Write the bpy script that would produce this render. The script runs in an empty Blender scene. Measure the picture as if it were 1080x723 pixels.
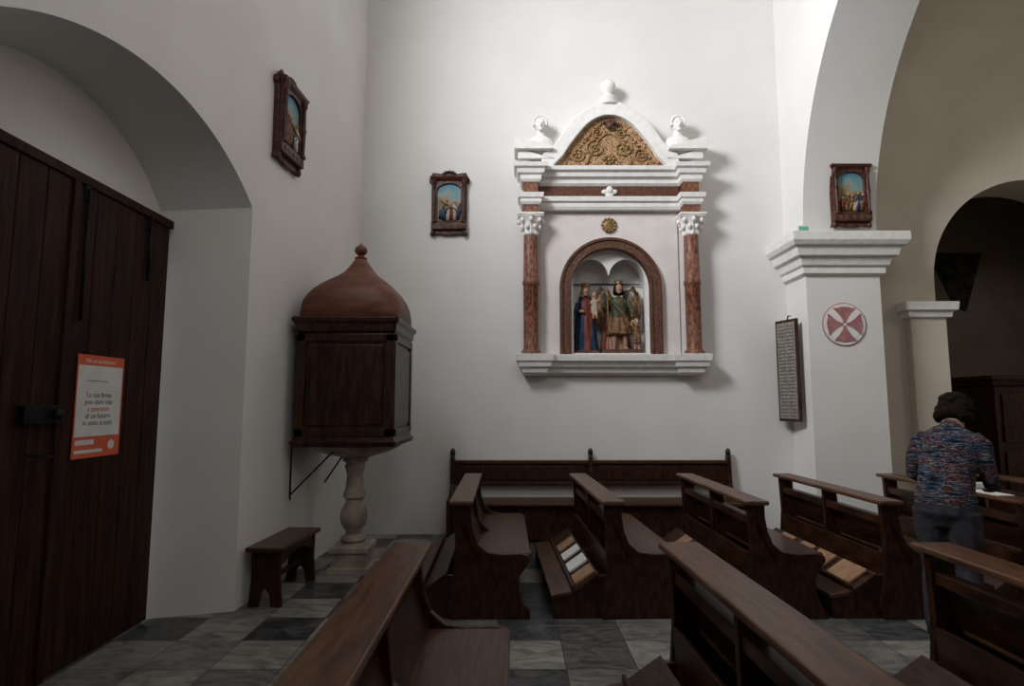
import bpy, bmesh, math, random
from mathutils import Vector, Matrix, noise
random.seed(4)
S=bpy.context.scene
COL=S.collection
S.view_settings.view_transform='Standard'
pi=math.pi
H=1.55      # eye height
D=7.22      # back wall

# ------------------------------------------------------------ materials
def M(name,c1,c2=None,scale=5,rough=.6,bump=0,stretch=(1,1,1),lo=.35,hi=.65,metallic=0,spec=.3,detail=5):
    m=bpy.data.materials.new(name); m.use_nodes=True
    nt=m.node_tree; b=nt.nodes['Principled BSDF']
    b.inputs['Roughness'].default_value=rough; b.inputs['Metallic'].default_value=metallic
    b.inputs['Specular IOR Level'].default_value=spec
    tc=nt.nodes.new('ShaderNodeTexCoord'); mp=nt.nodes.new('ShaderNodeMapping')
    mp.inputs['Scale'].default_value=stretch
    nz=nt.nodes.new('ShaderNodeTexNoise'); nz.inputs['Scale'].default_value=scale; nz.inputs['Detail'].default_value=detail
    r=nt.nodes.new('ShaderNodeValToRGB')
    r.color_ramp.elements[0].position=lo; r.color_ramp.elements[1].position=hi
    r.color_ramp.elements[0].color=(*c1,1); r.color_ramp.elements[1].color=(*(c2 or c1),1)
    nt.links.new(tc.outputs['Object'],mp.inputs[0]); nt.links.new(mp.outputs[0],nz.inputs['Vector'])
    nt.links.new(nz.outputs['Fac'],r.inputs[0]); nt.links.new(r.outputs[0],b.inputs['Base Color'])
    if bump:
        bp=nt.nodes.new('ShaderNodeBump'); bp.inputs['Strength'].default_value=bump; bp.inputs['Distance'].default_value=.02
        nt.links.new(nz.outputs['Fac'],bp.inputs['Height']); nt.links.new(bp.outputs[0],b.inputs['Normal'])
    return m
def ramp(m,stops):
    r=[n for n in m.node_tree.nodes if n.type=='VALTORGB'][0].color_ramp
    while len(r.elements)>1: r.elements.remove(r.elements[-1])
    r.elements[0].position=stops[0][0]; r.elements[0].color=(*stops[0][1],1)
    for p,c in stops[1:]:
        e=r.elements.new(p); e.color=(*c,1)
    r.interpolation='CONSTANT' if len(stops)>4 else 'LINEAR'

m_wall=M('white_plaster',(.715,.69,.67),(.75,.73,.71),1.6,.9,.15,spec=.15)
m_wall2=M('dim_warm_plaster',(.56,.50,.42),(.61,.55,.47),1.8,.9,.15,spec=.15)  # white plaster with the aisle's dim, warm light put into its colour
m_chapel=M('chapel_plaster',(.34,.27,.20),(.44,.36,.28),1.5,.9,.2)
m_stucco=M('white_stucco',(.72,.69,.665),(.80,.78,.755),14,.7,.15)
m_pink=M('pinkish_stucco',(.67,.61,.59),(.72,.67,.65),6,.8,.1)
m_wood=M('pew_wood',(.013,.0045,.0025),(.050,.018,.009),7,.33,.05,(5,.8,1.5))
m_cap=M('pew_cap_wood',(.055,.023,.012),(.125,.057,.030),7,.34,.05,(7,.6,5))
m_seat=M('pew_seat_wood',(.036,.014,.008),(.085,.036,.019),7,.32,.05,(7,.6,5))
m_door=M('door_wood',(.012,.004,.0025),(.040,.015,.008),5,.6,.25,(6,6,.5),spec=.15)
m_pulp=M('mahogany',(.010,.0035,.0022),(.055,.019,.010),6,.33,.08,(5,5,.7))
m_dome=M('dome_wood',(.085,.026,.015),(.15,.052,.030),5,.5,.06,(1,1,3))
m_marb=M('cream_marble',(.22,.17,.13),(.48,.41,.34),7,.4,.1,lo=.3,hi=.7)
m_redm=M('red_marbling',(.085,.025,.014),(.28,.12,.07),34,.45,.3,(1,1,.5))
m_band=M('red_brown_frieze',(.07,.026,.016),(.13,.05,.03),25,.5,.1)
m_frame=M('carved_brown',(.055,.024,.015),(.17,.075,.045),45,.45,.7)
m_sta=M('station_frame_wood',(.028,.008,.005),(.10,.03,.02),18,.35,.4)
m_iron=M('black_iron',(.008,.008,.008),(.02,.02,.02),20,.5,0,metallic=.6)
m_gold=M('old_gold',(.13,.075,.03),(.34,.22,.09),20,.45,.3,metallic=.3)
m_paper=M('paper',(.62,.62,.60),(.70,.70,.68),8,.8)
m_orange=M('poster_orange',(.60,.11,.05),(.66,.13,.06),3,.6)
m_ink=M('ink',(.07,.065,.06),None,3,.8)
m_book=M('book_cover',(.24,.13,.07),(.36,.21,.12),8,.6)
m_red=M('fresco_red',(.33,.13,.14),(.43,.20,.20),18,.8)
m_skin=M('skin',(.36,.20,.14),(.44,.26,.19),9,.5)
m_hair=M('dark_hair',(.004,.002,.0015),(.014,.008,.006),45,.8,.5,spec=.1)
m_trou=M('grey_trousers',(.030,.027,.033),(.050,.046,.054),15,.9,.3,spec=.1)
m_shoe=M('dark_leather',(.015,.012,.012),(.03,.025,.022),10,.5)
m_swt=M('patterned_sweater',(.02,.03,.06),(.1,.1,.2),6,.95,.2,(1.0,1.0,9),spec=.1,detail=3)
ramp(m_swt,[(0,(.006,.008,.014)),(.38,(.02,.035,.06)),(.455,(.15,.155,.17)),(.485,(.007,.008,.014)),(.54,(.20,.06,.045)),(.565,(.015,.02,.035)),(.62,(.17,.155,.15)),(.66,(.02,.03,.05))])
m_blue=M('robe_blue',(.010,.022,.055),(.02,.045,.10),18,.5,.2)
m_dred=M('robe_dark_red',(.10,.018,.012),(.18,.04,.025),18,.5,.2)
m_robe=M('robe_red_gold',(.06,.02,.012),(.26,.14,.055),34,.5,.4)
m_wing=M('wing_brown_gold',(.07,.032,.014),(.26,.15,.07),30,.5,.4,(1,1,.4))
m_green=M('robe_green',(.025,.04,.028),(.12,.10,.045),30,.5,.3)
m_cream=M('robe_cream',(.35,.27,.20),(.48,.40,.32),18,.6)
m_plaque=M('printed_plaque',(.17,.155,.135),(.27,.25,.22),30,.6,0)
m_grn=M('sign_green',(.12,.42,.30),None,3,.5)
m_fresco=M('dark_fresco',(.02,.02,.02),(.11,.09,.075),6,.9)

m_flor=M('floral_gilding',(.16,.07,.03),(.50,.32,.15),9,.5,.8)
nt=m_flor.node_tree
nz=[n for n in nt.nodes if n.type=='TEX_NOISE'][0]
nz.inputs['Distortion'].default_value=4.5; nz.inputs['Detail'].default_value=2
ramp(m_flor,[(.38,(.12,.035,.02)),(.46,(.34,.17,.07)),(.52,(.52,.38,.21)),(.6,(.24,.10,.045))])

def scene_mat():
    m=bpy.data.materials.new('painted_landscape'); m.use_nodes=True; nt=m.node_tree; b=nt.nodes['Principled BSDF']
    b.inputs['Roughness'].default_value=.5
    tc=nt.nodes.new('ShaderNodeTexCoord'); sp=nt.nodes.new('ShaderNodeSeparateXYZ')
    nz=nt.nodes.new('ShaderNodeTexNoise'); nz.inputs['Scale'].default_value=9
    ma=nt.nodes.new('ShaderNodeMath'); ma.operation='MULTIPLY_ADD'; ma.inputs[1].default_value=.35
    r=nt.nodes.new('ShaderNodeValToRGB')
    nt.links.new(tc.outputs['Object'],sp.inputs[0]); nt.links.new(tc.outputs['Object'],nz.inputs['Vector'])
    nt.links.new(nz.outputs['Fac'],ma.inputs[0]); nt.links.new(sp.outputs['Z'],ma.inputs[2])
    mr=nt.nodes.new('ShaderNodeMapRange'); mr.inputs[1].default_value=-.1; mr.inputs[2].default_value=.45
    nt.links.new(ma.outputs[0],mr.inputs[0]); nt.links.new(mr.outputs[0],r.inputs[0]); nt.links.new(r.outputs[0],b.inputs['Base Color'])
    cr=r.color_ramp; cr.elements[0].color=(.10,.09,.03,1); cr.elements[1].color=(.06,.19,.26,1)
    for p,c in [(.25,(.22,.12,.04)),(.42,(.11,.13,.04)),(.52,(.30,.16,.06)),(.62,(.20,.28,.24)),(.75,(.08,.22,.29))]:
        e=cr.elements.new(p); e.color=(*c,1)
    return m
m_scene=scene_mat()

def floor_mat():
    m=bpy.data.materials.new('marble_slabs'); m.use_nodes=True; nt=m.node_tree; b=nt.nodes['Principled BSDF']
    tc=nt.nodes.new('ShaderNodeTexCoord'); mp=nt.nodes.new('ShaderNodeMapping'); mp.inputs['Location'].default_value=(.1,.15,.21)
    nt.links.new(tc.outputs['Object'],mp.inputs[0])
    nz=nt.nodes.new('ShaderNodeTexNoise'); nz.inputs['Scale'].default_value=3.2; nz.inputs['Detail'].default_value=10; nz.inputs['Distortion'].default_value=2.0; nz.inputs['Roughness'].default_value=.62
    mp3=nt.nodes.new('ShaderNodeMapping'); mp3.inputs['Scale'].default_value=(1,2.4,1); mp3.inputs['Rotation'].default_value=(0,0,.5)
    nt.links.new(tc.outputs['Object'],mp3.inputs[0]); nt.links.new(mp3.outputs[0],nz.inputs['Vector'])
    r1=nt.nodes.new('ShaderNodeValToRGB'); r1.color_ramp.elements[0].position=.38; r1.color_ramp.elements[1].position=.74
    r1.color_ramp.elements[0].color=(.014,.016,.018,1); r1.color_ramp.elements[1].color=(.12,.12,.12,1)
    r2=nt.nodes.new('ShaderNodeValToRGB'); r2.color_ramp.elements[0].position=.3; r2.color_ramp.elements[1].position=.62
    r2.color_ramp.elements[0].color=(.11,.105,.095,1); r2.color_ramp.elements[1].color=(.33,.31,.28,1)
    nt.links.new(nz.outputs['Fac'],r1.inputs[0]); nt.links.new(nz.outputs['Fac'],r2.inputs[0])
    # loosely alternating dark/light slabs: weak checker plus a random value per slab
    br=nt.nodes.new('ShaderNodeTexBrick'); br.offset=0; br.inputs['Scale'].default_value=1
    br.inputs['Brick Width'].default_value=.42; br.inputs['Row Height'].default_value=.42; br.inputs['Mortar Size'].default_value=.003
    br.inputs['Color1'].default_value=(0,0,0,1); br.inputs['Color2'].default_value=(1,1,1,1); br.inputs['Mortar'].default_value=(0,0,0,1)
    nt.links.new(mp.outputs[0],br.inputs['Vector'])
    ck=nt.nodes.new('ShaderNodeTexChecker'); ck.inputs['Scale'].default_value=1/.42
    nt.links.new(mp.outputs[0],ck.inputs['Vector'])
    ad=nt.nodes.new('ShaderNodeMath'); ad.operation='MULTIPLY_ADD'; ad.inputs[1].default_value=.42
    nt.links.new(ck.outputs['Fac'],ad.inputs[0]); nt.links.new(br.outputs['Color'],ad.inputs[2])
    cr=nt.nodes.new('ShaderNodeValToRGB'); cr.color_ramp.elements[0].position=.50; cr.color_ramp.elements[1].position=.98
    cr.color_ramp.elements[0].color=(.02,.02,.02,1); cr.color_ramp.elements[1].color=(.97,.97,.97,1)
    nt.links.new(ad.outputs[0],cr.inputs[0])
    mx=nt.nodes.new('ShaderNodeMix'); mx.data_type='RGBA'
    nt.links.new(cr.outputs[0],mx.inputs[0]); nt.links.new(r1.outputs[0],mx.inputs[6]); nt.links.new(r2.outputs[0],mx.inputs[7])
    mx2=nt.nodes.new('ShaderNodeMix'); mx2.data_type='RGBA'; mx2.inputs[7].default_value=(.03,.026,.022,1)
    nt.links.new(br.outputs['Fac'],mx2.inputs[0]); nt.links.new(mx.outputs[2],mx2.inputs[6])
    nt.links.new(mx2.outputs[2],b.inputs['Base Color']); b.inputs['Roughness'].default_value=.38
    b.inputs['Specular IOR Level'].default_value=.35
    return m
m_floor=floor_mat()

# ------------------------------------------------------------ helpers
def empty(name,loc=(0,0,0),rz=0):
    e=bpy.data.objects.new(name,None); e.location=loc; e.rotation_euler=(0,0,rz); e.empty_display_size=.1; COL.objects.link(e); return e
def obj(name,bm,mat,parent=None,smooth=False,bevel=0):
    me=bpy.data.meshes.new(name); bmesh.ops.recalc_face_normals(bm,faces=bm.faces); bm.to_mesh(me); bm.free()
    for mm in (mat if isinstance(mat,list) else [mat]): me.materials.append(mm)
    if smooth:
        for p in me.polygons: p.use_smooth=True
    o=bpy.data.objects.new(name,me); COL.objects.link(o)
    if parent: o.parent=parent
    if bevel:
        b=o.modifiers.new('bevel','BEVEL'); b.width=bevel; b.segments=2; b.limit_method='ANGLE'
    return o
def bbox(bm,x0,x1,y0,y1,z0,z1):
    v=[bm.verts.new(p) for p in [(x0,y0,z0),(x1,y0,z0),(x1,y1,z0),(x0,y1,z0),(x0,y0,z1),(x1,y0,z1),(x1,y1,z1),(x0,y1,z1)]]
    for f in [(0,1,2,3),(4,5,6,7),(0,1,5,4),(1,2,6,5),(2,3,7,6),(3,0,4,7)]: bm.faces.new([v[i] for i in f])
def box(name,x0,x1,y0,y1,z0,z1,mat,parent=None,bevel=.004):
    bm=bmesh.new(); bbox(bm,x0,x1,y0,y1,z0,z1); return obj(name,bm,mat,parent,bevel=bevel)
def bprism(bm,poly,axis,a0,a1):
    f={'y':lambda p,a:(p[0],a,p[1]),'x':lambda p,a:(a,p[0],p[1]),'z':lambda p,a:(p[0],p[1],a)}[axis]
    A=[bm.verts.new(f(p,a0)) for p in poly]; B=[bm.verts.new(f(p,a1)) for p in poly]
    bm.faces.new(A); bm.faces.new(B[::-1]); n=len(poly)
    for i in range(n): bm.faces.new([A[i],A[(i+1)%n],B[(i+1)%n],B[i]])
def prism(name,poly,axis,a0,a1,mat,parent=None,bevel=0):
    bm=bmesh.new(); bprism(bm,poly,axis,a0,a1); return obj(name,bm,mat,parent,bevel=bevel)
def rings(bm,R,cap=True):
    V=[[bm.verts.new(p) for p in r] for r in R]; n=len(R[0])
    for a,b in zip(V,V[1:]):
        for i in range(n): bm.faces.new([a[i],a[(i+1)%n],b[(i+1)%n],b[i]])
    if cap: bm.faces.new(V[0][::-1]); bm.faces.new(V[-1])
def lathe(name,prof,c,mat,parent=None,n=28,sx=1,sy=1,p=2,smooth=True,rip=0,nr=8):
    bm=bmesh.new(); R=[]
    for t in prof:
        r,z=t[0],t[1]; pp=t[2] if len(t)>2 else p
        ring=[]
        for i in range(n):
            a=2*pi*i/n; ca,sa=math.cos(a),math.sin(a)
            k=(abs(ca)**pp+abs(sa)**pp)**(-1/pp)
            rr=r*k*(1+rip*math.cos(nr*a))
            ring.append((c[0]+rr*ca*sx,c[1]+rr*sa*sy,c[2]+z))
        R.append(ring)
    rings(bm,R); o=obj(name,bm,mat,parent,smooth=smooth)
    if smooth:
        md=o.modifiers.new('es','EDGE_SPLIT'); md.split_angle=math.radians(50)
    return o
def rloft(name,x0,x1,y0,y1,prof,mat,parent=None,back=False,bevel=0):
    """rectangular moulding; prof=[(z,offset)], back=True keeps y1 fixed"""
    bm=bmesh.new(); R=[]
    for z,o in prof:
        yb=y1 if back else y1+o
        R.append([(x0-o,y0-o,z),(x1+o,y0-o,z),(x1+o,yb,z),(x0-o,yb,z)])
    rings(bm,R); return obj(name,bm,mat,parent,bevel=bevel)
def tube(bm,pts,rad,n=12,side=(1,0,0)):
    pts=[Vector(p) for p in pts]; side=Vector(side); R=[]
    for i,p in enumerate(pts):
        a=pts[max(i-1,0)]; b=pts[min(i+1,len(pts)-1)]; t=(b-a).normalized()
        s=side-t*side.dot(t)
        if s.length<.15: s=Vector((0,1,0))-t*t.y
        if s.length<.15: s=Vector((0,0,1))-t*t.z
        s.normalize(); q=t.cross(s)
        r=rad[i]; ra,rb=(r if isinstance(r,tuple) else (r,r))
        R.append([p+s*ra*math.cos(2*pi*k/n)+q*rb*math.sin(2*pi*k/n) for k in range(n)])
    rings(bm,R)
def ell(bm,c,r,rot=None,seg=16):
    Mx=Matrix.Translation(c)@(rot or Matrix.Identity(4))@Matrix.Diagonal((*r,1))
    bmesh.ops.create_uvsphere(bm,u_segments=seg,v_segments=max(8,seg*2//3),radius=1,matrix=Mx)
def rod(name,pts,r,mat,parent=None,n=8):
    bm=bmesh.new(); tube(bm,pts,[r]*len(pts),n); return obj(name,bm,mat,parent,smooth=True)
def blob(name,bm,mats,voxel,fn=None,parent=None,smooth=4):
    me=bpy.data.meshes.new('t'); bmesh.ops.recalc_face_normals(bm,faces=bm.faces); bm.to_mesh(me); bm.free()
    o=bpy.data.objects.new('t',me); COL.objects.link(o)
    r=o.modifiers.new('r','REMESH'); r.mode='VOXEL'; r.voxel_size=voxel
    if smooth:
        s=o.modifiers.new('s','SMOOTH'); s.factor=.5; s.iterations=smooth
    bpy.context.view_layer.update()
    dg=bpy.context.evaluated_depsgraph_get()
    m2=bpy.data.meshes.new_from_object(o.evaluated_get(dg)); m2.name=name
    bpy.data.objects.remove(o)
    m2.materials.clear()
    for mm in mats: m2.materials.append(mm)
    for p in m2.polygons:
        p.use_smooth=True
        if fn: p.material_index=fn(p.center)
    o2=bpy.data.objects.new(name,m2); COL.objects.link(o2)
    if parent: o2.parent=parent
    return o2

def arch_pts(a,b,zs,rise,n=48):
    w=(b-a)/2; c=(a+b)/2
    if abs(rise-w)<1e-3:
        return [(c-w*math.cos(pi*i/n),zs+w*math.sin(pi*i/n)) for i in range(n+1)]
    R=(w*w+rise*rise)/(2*rise); th=math.asin(min(1,w/R)); 
    return [(c+R*math.sin(-th+2*th*i/n),zs+rise-R+R*math.cos(-th+2*th*i/n)) for i in range(n+1)]
def wall(name,mp,s0,s1,z0,z1,out,inn,depth,zb,mat,parent=None,back=True):
    bm=bmesh.new(); sm=[]
    def q(*ps): return bm.faces.new([bm.verts.new(p) for p in ps])
    a=out[0][0]; b=out[-1][0]
    q(mp(s0,z0,0),mp(a,z0,0),mp(a,z1,0),mp(s0,z1,0)); q(mp(b,z0,0),mp(s1,z0,0),mp(s1,z1,0),mp(b,z1,0))
    if zb>z0: q(mp(a,z0,0),mp(b,z0,0),mp(b,zb,0),mp(a,zb,0))
    for p,r in zip(out,out[1:]): q(mp(p[0],p[1],0),mp(r[0],r[1],0),mp(r[0],z1,0),mp(p[0],z1,0))
    O=[(a,zb)]+out+[(b,zb)]; I=[(inn[0][0],zb)]+inn+[(inn[-1][0],zb)]
    for k in range(len(O)-1):
        f=q(mp(*O[k],0),mp(*O[k+1],0),mp(*I[k+1],depth),mp(*I[k],depth))
        if 0<k<len(O)-2: f.smooth=True
    if zb>z0: q(mp(*O[0],0),mp(*O[-1],0),mp(*I[-1],depth),mp(*I[0],depth))
    if back:
        a=inn[0][0]; b=inn[-1][0]
        q(mp(s0,z0,depth),mp(a,z0,depth),mp(a,z1,depth),mp(s0,z1,depth)); q(mp(b,z0,depth),mp(s1,z0,depth),mp(s1,z1,depth),mp(b,z1,depth))
        if zb>z0: q(mp(a,z0,depth),mp(b,z0,depth),mp(b,zb,depth),mp(a,zb,depth))
        for p,r in zip(inn,inn[1:]): q(mp(p[0],p[1],depth),mp(r[0],r[1],depth),mp(r[0],z1,depth),mp(p[0],z1,depth))
    bmesh.ops.remove_doubles(bm,verts=bm.verts,dist=1e-4)
    o=obj(name,bm,mat,parent)
    md=o.modifiers.new('es','EDGE_SPLIT'); md.split_angle=math.radians(30)
    return o

# ------------------------------------------------------------ room shell
CE=8.0; YF=-.7
XL=lambda y:-1.89-(D-y)*.0763
box('floor',-3.2,9.8,YF-.3,11,-.2,0,m_floor,bevel=0)
box('ceiling',-3.2,9.8,YF-.3,11,CE,CE+.15,m_wall,bevel=0)
mpL=lambda s,z,d:(XL(s)-d,s,z)
out=arch_pts(2.2,4.6,3.12,.46); inn=arch_pts(2.36,4.42,3.03,.50)
def mpL2(s,z,d):
    return (XL(s),s,z) if d==0 else (-2.72,s,z)
wall('wall_left',mpL2,YF,D,0,4.9,out,inn,.6,0,m_wall,back=False)
wo=[(2.5,7.0),(4.3,7.0)]
wall('wall_left_upper',mpL,YF,D,4.9,CE,wo,wo,.45,5.3,m_wall,back=False)
box('wall_left_lunette',-2.82,-2.72,2.1,4.8,2.6,3.8,m_wall,bevel=0)
mpB=lambda s,z,d:(s,D+d,z)
ni=arch_pts(.72,1.72,2.98,.5)
wall('wall_back',mpB,-1.89,3.42,0,CE,ni,ni,.42,2.17,m_wall,back=False)
ca=arch_pts(5.27,7.87,3.08,1.3)
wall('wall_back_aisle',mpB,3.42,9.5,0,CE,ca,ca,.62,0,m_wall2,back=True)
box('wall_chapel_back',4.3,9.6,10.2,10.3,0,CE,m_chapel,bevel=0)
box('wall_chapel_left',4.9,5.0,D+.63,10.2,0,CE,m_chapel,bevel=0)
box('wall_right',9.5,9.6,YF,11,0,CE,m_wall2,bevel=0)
mpF=lambda s,z,d:(s,YF-d,z)
wf=[(.2,7.1),(2.4,7.1)]
wall('wall_front',mpF,-3.0,9.5,0,CE,wf,wf,.4,5.0,m_wall,back=False)
mpA=lambda s,z,d:(3.42+d,s,z)
aa=arch_pts(.47,6.73,3.5,3.13,96)
wall('wall_arch_transverse',mpA,YF,D,0,CE,aa,aa,.86,0,m_wall,back=True)
prof=[(3.02,.0),(3.05,.05),(3.12,.05),(3.14,.08),(3.22,.10),(3.24,.15),(3.33,.17),(3.35,.21),(3.40,.24),(3.50,.24)]
rloft('trim_1',3.42,4.28,6.73,D-.002,prof,m_stucco,back=True,bevel=.006)
bm=bmesh.new(); rings(bm,[[(3.42-o,YF+.002,z),(4.28+o,YF+.002,z),(4.28+o,.47+o,z),(3.42-o,.47+o,z)] for z,o in prof]); obj('trim_2',bm,m_stucco,bevel=.006)
pc=empty('trim_3')
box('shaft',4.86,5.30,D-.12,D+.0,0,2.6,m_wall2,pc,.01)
rloft('capital',4.86,5.30,D-.12,D,[(2.58,0),(2.60,.04),(2.66,.05),(2.68,.09),(2.78,.10)],m_stucco,pc,back=True)
prism('wall_chapel_pendentive',[(7.35,4.2),(8.3,4.2),(7.95,3.15),(7.75,3.25)],'y',10.17,10.2,m_fresco)
cf=empty('confessional')
box('body',6.50,7.53,7.95,8.75,0,1.78,m_pulp,cf)
rloft('cornice',6.50,7.53,7.95,8.75,[(1.78,.0),(1.80,.04),(1.85,.05),(1.88,.08),(1.93,.08)],m_pulp,cf)
rloft('plinth',6.50,7.53,7.95,8.75,[(0,.04),(.1,.04),(.13,.01)],m_pulp,cf)
for i in range(2):
    for j in range(2): box('panel_%d%d'%(i,j),6.58+.5*i,6.96+.5*i,7.925,7.95,.25+.78*j,.9+.78*j,m_wood,cf,.01)
wl=empty('window_1')
for i,z in enumerate([5.3,6.15,6.97]): box('bar_h%d'%i,XL(3.4)-.40,XL(3.4)-.36,2.5,4.3,z,z+.03,m_iron,wl,0)
for i in range(4): box('bar_v%d'%i,XL(3.4)-.40,XL(3.4)-.36,2.5+.59*i,2.53+.59*i,5.3,7.0,m_iron,wl,0)
wl=empty('fill_window')  # added window, unseen behind the camera, made for the front fill
for i,z in enumerate([5.0,6.05,7.07]): box('bar_h%d'%i,.2,2.4,YF-.38,YF-.34,z,z+.03,m_iron,wl,0)
for i in range(4): box('bar_v%d'%i,.2+.72*i,.23+.72*i,YF-.38,YF-.34,5.0,7.1,m_iron,wl,0)

# ------------------------------------------------------------ door
d=empty('door_1')
for k,(a,b) in enumerate([(2.42,3.395),(3.405,4.38)]):
    box('leaf_%d'%k,-2.70,-2.63,a,b,.01,2.90,m_door,d)
    n=5; w=(b-a)/n
    for i in range(n): box('plank_%d_%d'%(k,i),-2.635,-2.612,a+w*i+.003,a+w*(i+1)-.003,.02,2.89,m_door,d,.005)
box('top_rail',-2.70,-2.595,2.40,4.40,2.88,2.94,m_door,d)
box('astragal',-2.62,-2.59,3.375,3.425,.02,2.88,m_door,d)
for y in (3.50,4.12):
    rod('bolt_%d'%(y*10),[(-2.595,y,2.86 if y<4 else 2.9),(-2.595,y,2.05 if y<4 else 2.42)],.011,m_iron,d)
    box('bolt_plate_%d'%(y*10),-2.612,-2.60,y-.02,y+.02,2.78,2.9,m_iron,d)
box('lock_box',-2.612,-2.57,3.12,3.37,1.44,1.54,m_iron,d)
rod('lock_knob',[(-2.57,3.33,1.49),(-2.53,3.33,1.49)],.028,m_iron,d,14)
rod('handle',[(-2.6,3.2,1.27),(-2.55,3.2,1.27),(-2.55,3.3,1.26),(-2.6,3.3,1.27)],.009,m_iron,d)
# poster
p=empty('poster')
box('sheet',-2.606,-2.603,3.52,3.94,1.22,1.85,m_orange,p,0)
box('white_field',-2.603,-2.601,3.528,3.925,1.35,1.785,m_paper,p,0)
def text(s,loc,size,rot,mat,parent,name):
    c=bpy.data.curves.new(name,'FONT'); c.body=s; c.size=size; c.align_x='CENTER'; c.extrude=.0004
    c.materials.append(mat); o=bpy.data.objects.new(name,c); o.location=loc; o.rotation_euler=rot; COL.objects.link(o); o.parent=parent
R=(pi/2,0,pi/2)
text('Hai un problema?',(-2.6022,3.72,1.803),.038,R,m_paper,p,'heading')
for i,s in enumerate(['La tua firma','puo dare vita','a speranze','di un futuro','in aiuto a tutti']):
    text(s,(-2.6004,3.72,1.59-.043*i),.046,R,m_ink if i!=2 else m_orange,p,'line_%d'%i)
text('~~~~~~~~',(-2.6004,3.70,1.68),.04,R,m_ink,p,'signature')
box('footer_1',-2.603,-2.602,3.54,3.78,1.25,1.27,m_paper,p,0); box('footer_2',-2.603,-2.602,3.54,3.70,1.30,1.33,m_paper,p,0)
lathe('logo',[(.001,0),(.03,0),(.03,.001),(.001,.001)],(0,0,0),m_paper,p,16).matrix_basis=Matrix.Translation((-2.603,3.86,1.29))@Matrix.Rotation(pi/2,4,'Y')

# ------------------------------------------------------------ pulpit
P=empty('pulpit'); cx,cy=-1.50,5.72; hw=.44
px0,px1,py0,py1=cx-hw,cx+hw,cy-hw,cy+hw
rloft('body',px0,px1,py0,py1,[(1.22,-.01),(2.24,-.01)],m_pulp,P)
rloft('base_moulding',px0,px1,py0,py1,[(1.16,-.04),(1.17,.02),(1.21,.035),(1.23,.01),(1.26,-.0)],m_pulp,P)
rloft('cornice',px0,px1,py0,py1,[(2.18,-.01),(2.21,.015),(2.27,.02),(2.29,.04),(2.32,.045),(2.335,.03)],m_pulp,P)
box('front_field',px0+.10,px1-.10,py0-.004,py0+.02,1.36,2.08,m_pulp,P,.008)
for nm,a,b,c2,e in [('fl',px0,px0+.08,1.26,2.18),('fr',px1-.08,px1,1.26,2.18),('fb',px0,px1,1.26,1.33),('ft',px0,px1,2.11,2.18)]:
    box('frame_'+nm,a,b,py0-.012,py0+.02,c2,e,m_pulp,P,.006)
box('side_field',px1-.02,px1+.004,py0+.10,py1-.10,1.36,2.08,m_pulp,P,.008)
for nm,a,b,c2,e in [('sl',py0,py0+.08,1.26,2.18),('sr',py1-.08,py1,1.26,2.18),('sb',py0,py1,1.26,1.33),('st',py0,py1,2.11,2.18)]:
    box('frame_'+nm,px1-.02,px1+.012,a,b,c2,e,m_pulp,P,.006)
lathe('dome',[(.45,2.33,9),(.458,2.35,9),(.458,2.42,8),(.450,2.49,7),(.428,2.555,6),(.39,2.62,5),(.335,2.68,4.2),(.275,2.73,3.6),(.215,2.775,3),(.162,2.82,2.6),(.118,2.875,2.3),(.085,2.925,2),(.055,2.97,2),(.062,2.985,2),(.034,3.0,2),(.028,3.015,2),(.045,3.025,2),(.064,3.055,2),(.054,3.09,2),(.02,3.115,2),(.004,3.135,2)],(cx,cy,0),m_dome,P,96)
lathe('stone_bowl',[(.40,1.165,4),(.39,1.13,3.5),(.30,1.09,2.6),(.17,1.055,2),(.13,1.04,2),(.10,1.02,2)],(cx,cy,0),m_marb,P,40)
lathe('column',[(.12,1.05),(.12,1.01),(.085,.99),(.10,.96),(.09,.93),(.075,.88),(.085,.75),(.105,.70),(.105,.67),(.08,.65),(.085,.61),(.12,.55),(.13,.48),(.115,.42),(.075,.36),(.07,.33),(.11,.31),(.12,.28),(.10,.26),(.14,.24),(.14,.2)],(cx,cy,0),m_marb,P,28)
rloft('pedestal',cx-.16,cx+.16,cy-.16,cy+.16,[(0,.03),(.05,.03),(.06,.0),(.17,-.01),(.19,.02),(.23,.02),(.25,-.01)],m_marb,P)
rod('iron_stay_1',[(-1.98,5.35,1.17),(-1.98,5.35,.72),(-1.98,5.36,.70)],.009,m_iron,P)
rod('iron_stay_2',[(-1.98,5.35,.74),(-1.56,5.35,1.17)],.008,m_iron,P)
rod('iron_stay_3',[(-1.80,5.75,.80),(-1.50,5.45,1.15)],.008,m_iron,P)

# ------------------------------------------------------------ stool
s=empty('wooden_stool',(-1.88,5.03,0),math.radians(-3))
box('top',-.15,.15,-.39,.39,.415,.45,m_seat,s,.008)
leg=[(-.13,0),(-.05,0),(-.035,.10),(0,.14),(.035,.10),(.05,0),(.13,0),(.11,.2),(.115,.415),(-.115,.415),(-.11,.2)]
prism('leg_1',leg,'y',-.35,-.315,m_wood,s); prism('leg_2',leg,'y',.315,.35,m_wood,s)
ap=[(-.35,.415),(.35,.415),(.35,.30),(.22,.31),(.15,.35),(0,.36),(-.15,.35),(-.22,.31),(-.35,.30)]
prism('apron_1',ap,'x',.085,.105,m_wood,s); prism('apron_2',ap,'x',-.105,-.085,m_wood,s)
box('stretcher',-.02,.02,-.33,.33,.17,.20,m_wood,s)

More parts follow.
